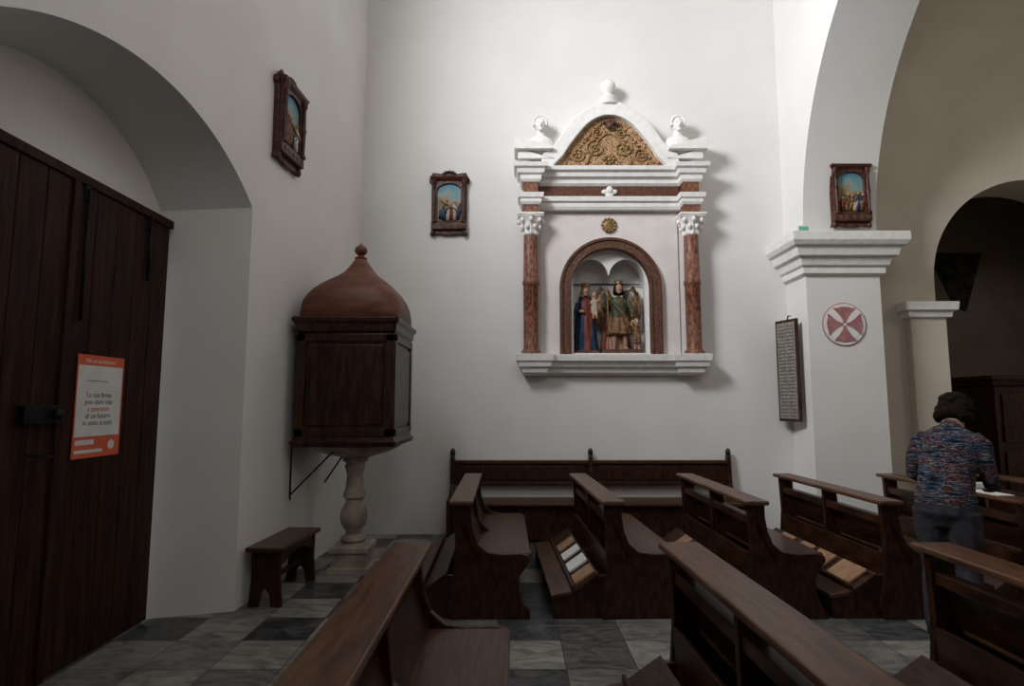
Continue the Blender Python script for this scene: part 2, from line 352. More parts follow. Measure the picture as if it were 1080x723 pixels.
# ------------------------------------------------------------ pews
def pew(x,y0,y1,dx=0,books=(),knl=True,cw=.165):
    L=y1-y0; e=empty('church_pew',(x,y0,0),-math.atan2(dx,L)*-1)
    endp=[(.0,0),(.58,0),(.58,.05),(.535,.10),(.50,.20),(.505,.30),(.55,.36),(.585,.41),(.575,.445),(.52,.46),(.38,.455),(.27,.47),(.20,.53),(.165,.62),(.15,.72),(.15,.815),(.02,.815),(.025,.70),(.035,.5),(.02,.3),(-.01,.15),(-.03,.06)]
    for i,y in enumerate([0.03,L-.075]): prism('end_panel_%d'%(i+1),endp,'y',y,y+.045,m_wood,e,.006)
    mid=[(.04,0),(.50,0),(.48,.40),(.30,.42),(.17,.55),(.14,.815),(.03,.815),(.035,.5)]
    prism('mid_panel',mid,'y',L/2-.02,L/2+.02,m_wood,e,.004)
    box('cap_rail',-.01,cw,-.02,L+.02,.812,.845,m_cap,e,.010)
    prism('back_board',[(.065,.70),(.095,.70),(.20,.44),(.165,.44)],'y',.03,L-.03,m_wood,e)
    box('back_rail',.045,.11,.04,L-.04,.66,.72,m_wood,e,.006)
    box('seat',.16,.59,.075,L-.075,.425,.455,m_seat,e,.008)
    box('seat_apron',.50,.525,.07,L-.07,.33,.425,m_wood,e)
    box('lower_back',.03,.055,.07,L-.07,.06,.46,m_wood,e)
    if knl:
        prism('kneeler',[(-.37,.14),(-.21,.17),(-.215,.20),(-.375,.17)],'y',.05,L-.05,m_seat,e,.006)
        for i,y in enumerate([.06,L/2-.02,L-.10]): prism('bracket_%d'%i,[(-.36,0),(.03,0),(.03,.30),(-.02,.30),(-.20,.17),(-.36,.14)],'y',y,y+.04,m_wood,e,.004)
        prism('book_shelf',[(-.20,.18),(-.02,.30),(-.03,.32),(-.21,.20)],'y',.05,L-.05,m_wood,e)
        box('shelf_lip',-.225,-.205,.05,L-.05,.17,.235,m_wood,e)
    for i,(yy,w,mt) in enumerate(books):
        bm=bmesh.new(); bbox(bm,-.085,.085,-w/2,w/2,0,.018)
        Mx=Matrix.Translation((-.115,yy,.268))@Matrix.Rotation(-math.atan2(.12,.18),4,'Y')
        bmesh.ops.transform(bm,matrix=Mx,verts=bm.verts); obj('booklet_%d'%i,bm,mt,e,bevel=.002)
    return e
Y0,Y1=4.39,6.09
pew(-.45,Y0,Y1,.02)
pew(.66,Y0,Y1,.07,[(.2,.2,m_book),(.52,.22,m_paper),(.85,.18,m_paper),(1.15,.2,m_book)])
pew(1.71,Y0,Y1,.03,[(1.2,.2,m_book)])
pew(2.69,Y0,Y1,.02,[(.28,.30,m_book),(.65,.24,m_book),(.95,.2,m_book),(1.3,.22,m_book)])
pew(3.72,Y0,Y1,.0,[(.5,.2,m_book)])
pew(4.74,Y0,Y1,.0); pew(5.76,Y0,Y1,.0)
G0,G1=1.39,3.09
pew(-.60,G0,G1,.0,cw=.19); pew(.81,G0,G1,.05,cw=.195); pew(2.05,G0,G1,0,cw=.195); pew(3.27,G0,G1,0,cw=.195)

# bench along back wall
w=empty('wall_bench'); bx0,bx1=-.71,2.59
for i,x in enumerate([bx0,(bx0+bx1)/2,bx1]):
    prism('post_%d'%i,[(D-.50,0),(D-.03,0),(D-.03,.92),(D-.07,.98),(D-.10,.92),(D-.12,.60),(D-.20,.50),(D-.50,.47)],'x',x-.025,x+.025,m_wood,w,.005)
    lathe('knob_%d'%i,[(.012,.93),(.028,.95),(.032,.98),(.02,1.01),(.004,1.02)],(x,D-.07,0),m_wood,w,14)
for i in range(2):
    a=bx0+.025+i*(bx1-bx0)/2; b=a+(bx1-bx0)/2-.05
    box('back_panel_%d'%i,a,b,D-.09,D-.06,.60,.85,m_wood,w)
    box('back_top_%d'%i,a,b,D-.115,D-.05,.84,.88,m_seat,w,.008)
    box('back_lower_rail_%d'%i,a,b,D-.10,D-.055,.58,.62,m_wood,w)
    box('back_inset_%d'%i,a+.08,b-.08,D-.098,D-.088,.65,.81,m_wood,w,.004)
box('seat',bx0+.01,bx1-.01,D-.52,D-.06,.41,.445,m_seat,w,.008)
box('front_board',bx0+.02,bx1-.02,D-.47,D-.44,.04,.41,m_wood,w)

# ------------------------------------------------------------ retable (niche altar)
A=empty('niche_retable'); X=1.215
Z=lambda z:1.55+(z-1.55)*.98
def mold(name,hw,prof,mat=m_stucco,x=None,dep=.0):
    xx=X if x is None else x
    return rloft(name,xx-hw,xx+hw,D-dep,D-.001,[(Z(z),o) for z,o in prof],mat,A,back=True,bevel=.004)
mold('sill',.85,[(1.90,0),(1.93,.05),(1.98,.06),(2.0,.10),(2.05,.12),(2.07,.16),(2.15,.17)],dep=.06)
for sgn in (-1,1):
    mold('sill_block_%d'%sgn,.12,[(1.90,0),(1.93,.03),(1.98,.04),(2.0,.07),(2.05,.08),(2.07,.10),(2.155,.11)],x=X+sgn*.94,dep=.17)
po=arch_pts(.72,1.72,2.98,.5)
wall('pink_field',lambda s,z,dd:(s,D-.02+dd,z),X-.86,X+.86,2.15,Z(4.02),po,po,.02,2.17,m_pink,A,back=False)
def archband(name,ri,ro,y0,y1,zb,zs,mat,xc=X+.005,n=28):
    bm=bmesh.new()
    I=[(xc-ri,zb)]+[(xc-ri*math.cos(pi*i/n),zs+ri*math.sin(pi*i/n)) for i in range(n+1)]+[(xc+ri,zb)]
    O=[(xc-ro,zb)]+[(xc-ro*math.cos(pi*i/n),zs+ro*math.sin(pi*i/n)) for i in range(n+1)]+[(xc+ro,zb)]
    rings(bm,[[(a[0],y0,a[1]),(b[0],y0,b[1]),(b[0],y1,b[1]),(a[0],y1,a[1])] for a,b in zip(I,O)])
    return obj(name,bm,mat,A,bevel=.01)
archband('arch_frame',.505,.61,D-.07,D-.01,2.14,2.98,m_frame)
archband('arch_frame_bead',.59,.63,D-.09,D-.01,2.14,2.98,m_band)
archband('arch_frame_inner',.49,.52,D-.085,D+.03,2.14,2.98,m_band)
xc=X+.005; n=14
inner=[(xc-.45,2.17),(xc-.45,3.12)]
for i in range(1,n): 
    t=pi*i/n; inner.append((xc-.225-.225*math.cos(t),3.12+.25*math.sin(t)))
inner.append((xc,3.16))
for i in range(1,n):
    t=pi*i/n; inner.append((xc+.225-.225*math.cos(t),3.12+.25*math.sin(t)))
inner+=[(xc+.45,3.12),(xc+.45,2.17)]
outer=[]
for (a,b) in inner:
    if b<2.98: outer.append((xc-.5 if a<xc else xc+.5,b))
    else:
        xx=max(-.499,min(.499,(a-xc)*1.11)); outer.append((xc+xx,max(b+.005,2.98+math.sqrt(max(0,.25-xx*xx)))))
bm=bmesh.new(); rings(bm,[[(a[0],D+.07,a[1]),(b[0],D+.07,b[1]),(b[0],D+.12,b[1]),(a[0],D+.12,a[1])] for a,b in zip(inner,outer)]); obj('scalloped_head',bm,m_stucco,A)
box('niche_back',.70,1.74,D+.40,D+.43,2.15,3.5,m_stucco,A,0)
rod('niche_rail',[(.76,D+.36,3.10),(1.22,D+.38,3.11),(1.68,D+.36,3.10)],.008,m_iron,A)
for k,sgn in enumerate((-1,1)):
    x=X+sgn*.985; y=D-.16
    lathe('column_%d'%k,[(.10,Z(2.17)),(.10,2.19),(.09,2.21),(.092,2.98),(.102,2.99),(.102,3.04),(.092,3.05),(.085,Z(3.66))],(x,y,0),m_redm,A,24)
    lathe('column_base_%d'%k,[(.12,Z(2.15)),(.12,2.17),(.105,2.19),(.10,2.20)],(x,y,0),m_redm,A,24)
    lathe('corinthian_bell_%d'%k,[(.085,Z(3.64)),(.10,Z(3.66)),(.09,Z(3.69)),(.10,Z(3.76)),(.15,Z(3.85)),(.16,Z(3.86))],(x,y,0),m_stucco,A,32,rip=.10,nr=8)
    bm=bmesh.new()
    for i in range(8):
        a=2*pi*i/8+pi/8
        for rr,zz in ((.115,3.74),(.150,3.82)):
            ell(bm,(x+rr*math.cos(a+(zz>3.8)*pi/8),y+rr*math.sin(a+(zz>3.8)*pi/8),Z(zz)),(.024,.024,.034),seg=8)
    obj('acanthus_%d'%k,bm,m_stucco,A,smooth=True)
    rloft('abacus_%d'%k,x-.14,x+.14,y-.12,D-.001,[(Z(3.86),0),(Z(3.89),.02),(Z(3.91),.02)],m_stucco,A,back=True)
    rloft('column_block_%d'%k,x-.10,x+.10,y-.09,D-.001,[(Z(3.91),0),(Z(4.02),0)],m_redm,A,back=True)
    rloft('ressaut_low_%d'%k,x-.11,x+.11,y-.10,D-.001,[(Z(4.02),0),(Z(4.05),.02),(Z(4.09),.02),(Z(4.10),.04),(Z(4.16),.05)],m_stucco,A,back=True)
    rloft('ressaut_red_%d'%k,x-.09,x+.09,y-.09,D-.001,[(Z(4.16),0),(Z(4.31),0)],m_redm,A,back=True)
    rloft('ressaut_cornice_%d'%k,x-.11,x+.11,y-.10,D-.001,[(Z(4.31),0),(Z(4.34),.02),(Z(4.39),.02),(Z(4.41),.05),(Z(4.46),.06),(Z(4.48),.09),(Z(4.53),.10)],m_stucco,A,back=True)
    for j,(zb,zt,e,dp) in enumerate([(4.53,4.64,.0,.20),(4.62,4.74,.035,.25),(4.72,4.88,.08,.31)]):
        xo=x+sgn*(.12+e); xi=x-sgn*(.30-e*.3)
        poly=[(xi,Z(zb)),(xo,Z(zb)),(xo,Z(zt)),(xo-sgn*.05,Z(zt)-.005),(xi,Z(zt)-.12)]
        prism('raking_%d_%d'%(k,j),poly,'y',D-dp,D-.002,m_stucco,A,.005)
    bx=X+sgn*.86; by=D-.16
    bm=bmesh.new()
    ell(bm,(bx,by-.015,Z(5.08)),(.066,.075,.092)); ell(bm,(bx,by+.02,Z(5.12)),(.086,.085,.09))
    tube(bm,[(bx,by,Z(4.70)),(bx,by,Z(4.77)),(bx,by,Z(4.85)),(bx,by,Z(4.91)),(bx,by,Z(4.945)),(bx,by,Z(5.03))],[(.10,.06),(.16,.08),(.165,.09),(.135,.08),(.06,.05),(.045,.045)],14)
    ell(bm,(bx,by-.092,Z(5.07)),(.012,.02,.024)); ell(bm,(bx,by-.07,Z(5.005)),(.028,.025,.018))
    for q_ in (-1,1): ell(bm,(bx+q_*.026,by-.08,Z(5.105)),(.02,.012,.008))
    for a in range(11): ell(bm,(bx+.083*math.cos(-.3+a*(pi+.6)/10),by-.03,Z(5.11)+.085*math.sin(-.3+a*(pi+.6)/10)),(.02,.035,.02),seg=8)
    blob('bust_%d'%k,bm,[m_stucco],.006,parent=A,smooth=1)
mold('architrave',.90,[(4.0,0),(4.04,.02),(4.09,.02),(4.10,.05),(4.16,.06)],dep=.10)
mold('frieze',.88,[(4.15,0),(4.32,0)],m_band,dep=.10)
mold('cornice',.90,[(4.31,0),(4.34,.03),(4.39,.03),(4.41,.08),(4.46,.09),(4.48,.13),(4.53,.14)],dep=.10)
bm=bmesh.new(); ell(bm,(X,D-.13,Z(4.25)),(.045,.03,.05)); ell(bm,(X,D-.12,Z(4.19)),(.055,.025,.035)); ell(bm,(X-.06,D-.12,Z(4.23)),(.04,.02,.03)); ell(bm,(X+.06,D-.12,Z(4.23)),(.04,.02,.03)); obj('cherub',bm,m_stucco,A,smooth=True)
def half(pts): return [(X-a,Z(b)) for a,b in pts]+[(X+a,Z(b)) for a,b in pts[::-1][1:]]
bo=[(.86,4.52),(.84,4.68),(.74,4.76),(.65,4.86),(.575,4.98),(.49,5.10),(.395,5.20),(.29,5.275),(.21,5.32),(.15,5.36),(.08,5.385),(0,5.39)]
bi=[(.72,4.50),(.68,4.56),(.585,4.66),(.52,4.77),(.45,4.87),(.375,4.97),(.30,5.06),(.22,5.125),(.15,5.165),(.075,5.19),(.04,5.194),(0,5.195)]
prism('pediment',half(bo),'y',D-.14,D-.002,m_stucco,A,.01)
bm=bmesh.new(); rings(bm,[[(a[0],D-.24,a[1]),(b[0],D-.24,b[1]),(b[0],D-.13,b[1]),(a[0],D-.13,a[1])] for a,b in zip(half(bi),half(bo))]); obj('pediment_rim',bm,m_stucco,A,bevel=.012)
prism('pediment_lunette',half(bi),'y',D-.16,D-.139,m_flor,A)
bm=bmesh.new()
def spiral(cx_,cz_,r0,turn,st,sg,rad):
    pts=[];rr=[]
    for i in range(22):
        t=i/21; r=r0*(1-.85*t); a=st+sg*turn*t
        pts.append((cx_+r*math.cos(a),D-.168,cz_+r*math.sin(a)*.85)); rr.append(rad*(1-.4*t))
    tube(bm,pts,rr,8,(0,1,0)); ell(bm,(pts[-1][0],D-.172,pts[-1][2]),(.02,.015,.02),seg=8)
for sg in (-1,1):
    spiral(X+sg*.17,Z(4.78),.13,3.6*pi,pi/2,-sg,.013)
    spiral(X+sg*.40,Z(4.68),.10,3.4*pi,pi/2,sg,.012)
    spiral(X+sg*.14,Z(4.99),.075,3*pi,-pi/2,sg,.010)
    for j in range(11):
        t=j/10; a=.12+.48*t; zz=Z(5.10-.50*t**1.1)
        ell(bm,(X+sg*a*.9,D-.168,zz),(.028,.012,.014),Matrix.Rotation(sg*.8+j*.9,4,'Y'),8)
for i in range(8):
    a=pi*i/4; ell(bm,(X+.055*math.cos(a),D-.17,Z(4.64)+.05*math.sin(a)),(.028,.015,.018),Matrix.Rotation(-a,4,'Y'),8)
ell(bm,(X,D-.175,Z(4.64)),(.03,.02,.03),seg=10)
obj('gilded_foliage',bm,m_gold,A,smooth=True)
bm=bmesh.new(); ell(bm,(X,D-.20,Z(5.12)),(.10,.05,.03)); ell(bm,(X,D-.21,Z(5.07)),(.05,.04,.05))
for i in range(5): ell(bm,(X-.08+.04*i,D-.235,Z(5.10)),(.014,.012,.03),seg=8)
obj('keystone_shell',bm,m_frame,A,smooth=True)
rod('tympanum_arch_rib',[(a,D-.165,b) for a,b in [(X-.30+.6*i/16,Z(4.55)+.42*math.sin(pi*i/16)) for i in range(17)]],.012,m_gold,A)
lathe('finial',[(.14,5.36),(.15,5.39),(.09,5.42),(.12,5.45),(.12,5.47),(.06,5.49),(.045,5.52),(.075,5.55),(.10,5.60),(.095,5.66),(.055,5.705),(.01,5.72)],(X,D-.14,-.09),m_stucco,A,24)
bm=bmesh.new()
for i in range(12):
    a=2*pi*i/12; ell(bm,(X+.08*math.cos(a),D-.045,Z(3.82)+.08*math.sin(a)),(.02,.015,.02),seg=8)
ell(bm,(X,D-.045,Z(3.82)),(.075,.02,.075)); obj('medallion',bm,m_gold,A,smooth=True)

# ------------------------------------------------------------ statues
def folds(bm,c,secs,n=44,amp=.06,nr=9,ph=0):
    R=[]
    for (z,rx,ry,ox,oy,k) in secs:
        ring=[]
        for i in range(n):
            a=2*pi*i/n; f=1+amp*k*math.cos(nr*a+ph+z*3)+amp*.5*k*math.cos(5*a-z*6)
            ring.append((c[0]+ox+rx*f*math.cos(a),c[1]+oy+ry*f*math.sin(a),c[2]+z))
        R.append(ring)
    rings(bm,R)
def head(bm,c,s=1):
    x,y,z=c
    ell(bm,(x,y,z),(.042*s,.05*s,.058*s)); ell(bm,(x,y-.05*s,z-.008*s),(.007*s,.012*s,.016*s),seg=8)
    ell(bm,(x,y-.03*s,z-.045*s),(.02*s,.02*s,.016*s),seg=8)
B=2.17; ys=D+.20
v=empty('virgin_and_child_statue'); c=(.935,ys-.02,B)
yv=c[1]
box('plinth',c[0]-.14,c[0]+.14,yv-.12,yv+.12,B,B+.045,m_frame,v)
bm=bmesh.new()
folds(bm,c,[(.04,.155,.115,0,0,1.4),(.15,.14,.105,0,0,1.4),(.35,.115,.09,0,0,1.2),(.50,.095,.075,.005,0,.8),(.60,.10,.075,.005,0,.4),(.67,.095,.06,0,0,.2),(.705,.05,.04,0,0,0)])
tube(bm,[(c[0],yv,B+.69),(c[0],yv-.005,B+.76)],[.026,.024]); head(bm,(c[0],yv-.015,B+.80),1.05)
folds(bm,(c[0],yv+.025,B),[(.20,.15,.06,0,.02,1),(.55,.115,.055,0,.01,.6),(.68,.09,.05,0,.01,.4),(.78,.064,.05,0,0,.2),(.85,.054,.05,0,-.01,0),(.875,.02,.02,0,-.01,0)])
tube(bm,[(c[0]-.09,yv,B+.65),(c[0]-.125,yv-.03,B+.54),(c[0]-.03,yv-.11,B+.53)],[.036,.034,.02]); tube(bm,[(c[0]+.09,yv,B+.65),(c[0]+.12,yv-.03,B+.55),(c[0]+.07,yv-.11,B+.53)],[.034,.032,.02])
def fv(p):
    z=p.z-B; 
    if z>.735 and p.y<yv-.03 and abs(p.x-c[0])<.042: return 1
    if p.y<yv-.09 and .50<z<.57: return 1
    if z>.74: return 2
    if z>.50: return 0 if (p.x<c[0]-.05 or p.y>yv) else 3
    dx=p.x-c[0]
    return 3 if -.03<dx<.035+.1*z and p.y<yv else 0
blob('figure',bm,[m_blue,m_skin,m_cream,m_dred],.007,fv,v,2)
bm=bmesh.new(); cc=(c[0]+.10,yv-.10,B+.55)
folds(bm,cc,[(-.04,.045,.038,0,0,1),(.05,.045,.04,0,0,1),(.12,.040,.032,0,0,.3),(.145,.02,.02,0,0,0)],20,nr=6); head(bm,(cc[0],cc[1],cc[2]+.185),.85)
tube(bm,[(cc[0]+.03,cc[1],cc[2]+.11),(cc[0]+.06,cc[1]-.04,cc[2]+.12),(cc[0]+.06,cc[1]-.06,cc[2]+.18)],[.015,.013,.011])
tube(bm,[(cc[0]-.03,cc[1],cc[2]+.11),(cc[0]-.055,cc[1]-.03,cc[2]+.07)],[.015,.012])
for q_ in (-1,1): tube(bm,[(cc[0]+q_*.018,cc[1]-.02,cc[2]-.02),(cc[0]+q_*.02,cc[1]-.045,cc[2]-.07),(cc[0]+q_*.022,cc[1]-.05,cc[2]-.12)],[.018,.015,.012])
blob('child',bm,[m_cream,m_skin],.006,lambda p:1 if (p.z>cc[2]+.145 or p.z<cc[2]-.05) else 0,v,1)
lathe('crown',[(.045,.855),(.055,.87),(.045,.885),(.052,.905),(.02,.91)],(c[0],yv,B),m_gold,v,16,rip=.1,nr=8)
g=empty('archangel_statue'); c2=(1.36,ys-.02,B); yy0=c2[1]
box('plinth',c2[0]-.24,c2[0]+.26,yy0-.14,yy0+.14,B,B+.05,m_frame,g)
bm=bmesh.new()
for sg in (-1,1): tube(bm,[(c2[0]+sg*.05,yy0,B+.40),(c2[0]+sg*.07,yy0-.01,B+.22),(c2[0]+sg*.075,yy0,B+.08),(c2[0]+sg*.09,yy0-.06,B+.06)],[.05,.038,.027,.022])
folds(bm,c2,[(.25,.155,.11,0,0,1.7),(.36,.13,.095,0,0,1.4),(.46,.085,.065,0,0,.6),(.54,.09,.065,0,0,.3),(.64,.115,.07,0,0,.1),(.70,.095,.055,0,0,0),(.73,.04,.035,0,0,0)],nr=11)
folds(bm,(c2[0]-.04,yy0+.07,B),[(.06,.19,.035,0,0,1.5),(.3,.16,.035,0,0,1.3),(.57,.12,.03,0,0,.8),(.70,.08,.02,0,0,0)],nr=7)
tube(bm,[(c2[0],yy0,B+.71),(c2[0],yy0-.005,B+.79)],[.028,.026]); head(bm,(c2[0],yy0-.02,B+.835),1.12)
ell(bm,(c2[0],yy0+.012,B+.85),(.062,.055,.062)); 
for sg in (-1,1): ell(bm,(c2[0]+sg*.045,yy0+.01,B+.80),(.025,.035,.05))
tube(bm,[(c2[0]-.11,yy0,B+.68),(c2[0]-.185,yy0-.02,B+.61),(c2[0]-.155,yy0-.08,B+.74)],[.038,.032,.019])
tube(bm,[(c2[0]+.11,yy0,B+.68),(c2[0]+.165,yy0-.02,B+.55),(c2[0]+.15,yy0-.09,B+.46)],[.038,.032,.019])
tube(bm,[(c2[0]-.09,yy0-.06,B+.66),(c2[0]+.02,yy0-.10,B+.52),(c2[0]+.10,yy0-.09,B+.36),(c2[0]+.14,yy0-.06,B+.28)],[.02,.028,.035,.03])
def fa(p):
    z=p.z-B
    if z>.77 and p.y<yy0-.035 and abs(p.x-c2[0])<.04: return 1
    if z>.745: return 2
    if p.y>yy0+.045: return 3
    if z<.22: return 1
    if z>.48: return 4
    return 0
blob('figure',bm,[m_robe,m_skin,m_hair,m_dred,m_green],.007,fa,g,2)
for sg in (-1,1):
    bm=bmesh.new(); x0=c2[0]+sg*.05
    tube(bm,[(x0,yy0+.10,B+.62),(x0+sg*.08,yy0+.11,B+.82),(x0+sg*.15,yy0+.12,B+.87),(x0+sg*.215,yy0+.12,B+.78)],[.03,.038,.034,.02],10)
    for j in range(9):
        t=j/8; xs=x0+sg*(.205-.14*t); zs_=B+.82-.03*j
        tube(bm,[(xs,yy0+.115-.004*j,zs_),(xs+sg*.035,yy0+.12-.004*j,zs_-.20),(xs+sg*(.02-.03*t),yy0+.115-.004*j,zs_-.44+.13*t)],[(.02,.01),(.026,.01),(.008,.005)],10)
    obj('wing_%d'%sg,bm,m_wing,g,smooth=True)
lathe('crown',[(.03,.90),(.052,.905),(.047,.925),(.055,.94),(.01,.945)],(c2[0],yy0,B),m_gold,g,16,rip=.12,nr=8)
bm=bmesh.new(); c3=(c2[0]+.20,yy0-.10,B+.05)
folds(bm,c3,[(.08,.06,.048,0,0,.9),(.15,.05,.04,0,0,.8),(.22,.038,.03,0,0,.3),(.28,.044,.03,0,0,0),(.30,.02,.02,0,0,0)],24,nr=6); head(bm,(c3[0],c3[1],c3[2]+.345),.9)
for q_ in (-1,1): tube(bm,[(c3[0]+q_*.022,c3[1],c3[2]+.10),(c3[0]+q_*.025,c3[1],c3[2]+.01),(c3[0]+q_*.03,c3[1]-.03,c3[2]+.008)],[.018,.013,.011])
tube(bm,[(c3[0]-.035,c3[1],c3[2]+.26),(c3[0]-.065,c3[1],c3[2]+.32),(c3[0]-.045,c3[1]+.02,c3[2]+.38)],[.015,.013,.010])
tube(bm,[(c3[0]+.035,c3[1],c3[2]+.26),(c3[0]+.06,c3[1]-.02,c3[2]+.20),(c3[0]+.03,c3[1]-.05,c3[2]+.18)],[.015,.013,.010])
blob('small_companion',bm,[m_robe,m_skin],.006,lambda p:1 if (p.z>c3[2]+.30 or p.z<c3[2]+.07) else 0,g,1)
rod('staff',[(c2[0]-.155,yy0-.09,B+.05),(c2[0]-.155,yy0-.09,B+.84)],.006,m_gold,g)

# ------------------------------------------------------------ stations of the cross
def station(loc,rz,seed):
    e=empty('station_of_the_cross',loc,rz); rnd=random.Random(seed)
    pts=[(-.22,-.36),(-.24,-.42),(-.12,-.41),(-.06,-.425),(.06,-.425),(.12,-.41),(.24,-.42),(.22,-.36),(.225,.24),(.255,.26),(.255,.31),(.21,.33),(.18,.385),(.10,.37),(.05,.41),(-.05,.41),(-.10,.37),(-.18,.385),(-.21,.33),(-.255,.31),(-.255,.26),(-.225,.24)]
    prism('back_board',pts,'y',-.05,-.005,m_sta,e,.008)
    I=[(-.15,-.25)]+[(-.15*math.cos(pi*i/14),.13+.10*math.sin(pi*i/14)) for i in range(15)]+[(.15,-.25)]
    O=[(-.21,-.35)]+[(max(-.21,min(.21,-.30*math.cos(pi*i/14))),.12+.20*min(1,1.6*math.sin(pi*i/14))) for i in range(15)]+[(.21,-.35)]
    bm=bmesh.new(); R=[[(a[0],-.085,a[1]),(b[0],-.085,b[1]),(b[0],-.045,b[1]),(a[0],-.045,a[1])] for a,b in zip(I,O)]; rings(bm,R); obj('frame',bm,m_sta,e,bevel=.005)
    box('frame_base',-.22,.22,-.095,-.04,-.36,-.265,m_sta,e,.008)
    for i in range(5): box('base_boss_%d'%i,-.17+.08*i,-.13+.08*i,-.102,-.09,-.335,-.295,m_frame,e,.006)
    rloft('entablature',-.21,.21,-.09,-.04,[(.26,0),(.285,.02),(.31,.03),(.325,.01)],m_sta,e,back=True)
    for sg in (-1,1):
        lathe('colonnette_%d'%sg,[(.028,-.27),(.028,-.25),(.016,-.24),(.02,-.05),(.026,0),(.02,.02),(.016,.2),(.028,.22),(.03,.27)],(sg*.185,-.095,0),m_sta,e,12)
        lathe('finial_%d'%sg,[(.02,.32),(.028,.345),(.015,.37),(.003,.385)],(sg*.2,-.05,0),m_sta,e,12)
        lathe('drop_%d'%sg,[(.004,-.44),(.02,-.43),(.028,-.40),(.02,-.36)],(sg*.2,-.05,0),m_sta,e,12)
    bm=bmesh.new()
    for i in range(7): a=pi*i/6; ell(bm,(.075*math.cos(a),-.06,.345+.045*math.sin(a)),(.022,.015,.018),seg=8)
    obj('crest',bm,m_sta,e,smooth=True)
    prism('painted_scene',[(a*1.01,b) for a,b in I],'y',-.058,-.048,m_scene,e)
    cols=[m_dred,m_cream,m_robe,m_blue,m_paper,m_robe]
    for i,x in enumerate([-.105,-.06,-.015,.03,.075,.11]):
        h=rnd.uniform(.12,.23); lean=rnd.uniform(-.035,.035); z0=-.245+rnd.uniform(0,.03)
        bm=bmesh.new()
        tube(bm,[(x,-.062,z0),(x+lean*.3,-.066,z0+h*.4),(x+lean,-.07,z0+h*.8),(x+lean,-.066,z0+h*.95)],[(.028,.014),(.024,.016),(.026,.016),(.009,.01)],10)
        for sg in (-1,1): tube(bm,[(x+lean+sg*.015,-.072,z0+h*.8),(x+lean+sg*.035,-.076,z0+h*.62),(x+lean+sg*.045,-.08,z0+h*rnd.uniform(.5,.95))],[.010,.009,.006],8)
        obj('relief_figure_%d'%i,bm,cols[rnd.randrange(6)],e,smooth=True)
        bm=bmesh.new(); ell(bm,(x+lean,-.07,z0+h+.008),(.013,.012,.017),seg=10); obj('relief_head_%d'%i,bm,m_skin,e,smooth=True)
    if seed!=3: rod('relief_cross',[(-.11,-.084,.02),(.11,-.084,-.12)],.008,m_book,e); rod('relief_cross_arm',[(-.08,-.084,-.07),(-.02,-.084,.03)],.007,m_book,e)
    return e
station((-.79,D,4.07),0,1)
station((XL(5.08),5.08,4.08),pi/2-.076,2)
station((3.95,6.70,4.01),0,3)

# plaque on pier flank, cross medallion, exit sign
pl=empty('inscription_board',(3.32,7.00,0),math.radians(-72))
box('frame',-.17,.17,-.045,-.015,1.34,2.55,m_pulp,pl,.006)
box('printed_sheet',-.140,.140,-.050,-.045,1.375,2.515,m_plaque,pl,0)
for i in range(27):
    for j in range(2): box('row_%d_%d'%(i,j),-.125+.135*j,-.01+.130*j,-.052,-.050,1.40+.041*i,1.410+.041*i,m_ink if (i+j)%3 else m_frame,pl,0)
rod('hanging_hook',[(0,-.02,2.53),(0,.0,2.6),(0,.04,2.6)],.008,m_iron,pl)
cm=empty('cross_medallion'); ccx,ccz,cy0=3.83,2.46,6.73
def disc(name,r,y0,y1,mat,n=48): return prism(name,[(ccx+r*math.cos(2*pi*i/n),ccz+r*math.sin(2*pi*i/n)) for i in range(n)],'y',y0,y1,mat,cm)
disc('rim',.25,cy0-.012,cy0,m_red); disc('ring',.24,cy0-.016,cy0-.011,m_stucco); disc('field',.20,cy0-.02,cy0-.015,m_stucco)
for k in range(4):
    a0=k*pi/2; L_=[];R_=[]
    for i in range(8):
        t=i/7; r=.018+.172*t; hwid=.014+.125*t**1.7
        hwid=min(hwid,.125)
        L_.append((r,hwid)); R_.append((r,-hwid))
    tip=[(math.sqrt(max(0,.205**2-q*q)),q) for q in (.08,.03,-.03,-.08)]
    pp=L_+tip+R_[::-1]
    prism('cross_arm_%d'%k,[(ccx+a*math.cos(a0)-b*math.sin(a0),ccz+a*math.sin(a0)+b*math.cos(a0)) for a,b in pp],'y',cy0-.026,cy0-.019,m_red,cm)
sg=empty('exit_sign'); box('case',3.30,3.43,6.62,6.66,3.50,3.60,m_paper,sg,.006); box('pictogram',3.315,3.415,6.612,6.62,3.535,3.585,m_grn,sg,0)

# ------------------------------------------------------------ woman
wm=empty('woman_leaning'); base=Vector((0,0,0)); F=Vector((.80,.60,0)).normalized(); Rr=Vector((F.y,-F.x,0))
wm.location=(2.91,4.03,0); wm.scale=(.96,.96,.955)
def Pp(f,r,z): return base+F*f+Rr*r+Vector((0,0,z))
def loc(p): q=Vector(p)-base; return q.dot(F),q.dot(Rr),q.z
rotF=Matrix.Rotation(math.atan2(F.y,F.x),4,'Z')
bm=bmesh.new()
tube(bm,[Pp(0,0,.80),Pp(-.02,0,.88),Pp(-.01,0,.96),Pp(.01,0,1.04),Pp(.05,0,1.14),Pp(.10,0,1.24),Pp(.15,0,1.33),Pp(.19,0,1.40),Pp(.22,0,1.44),Pp(.26,0,1.50)],
     [(.15,.11),(.185,.14),(.185,.15),(.17,.14),(.17,.14),(.18,.145),(.185,.14),(.155,.11),(.085,.08),(.055,.055)],20,Rr)
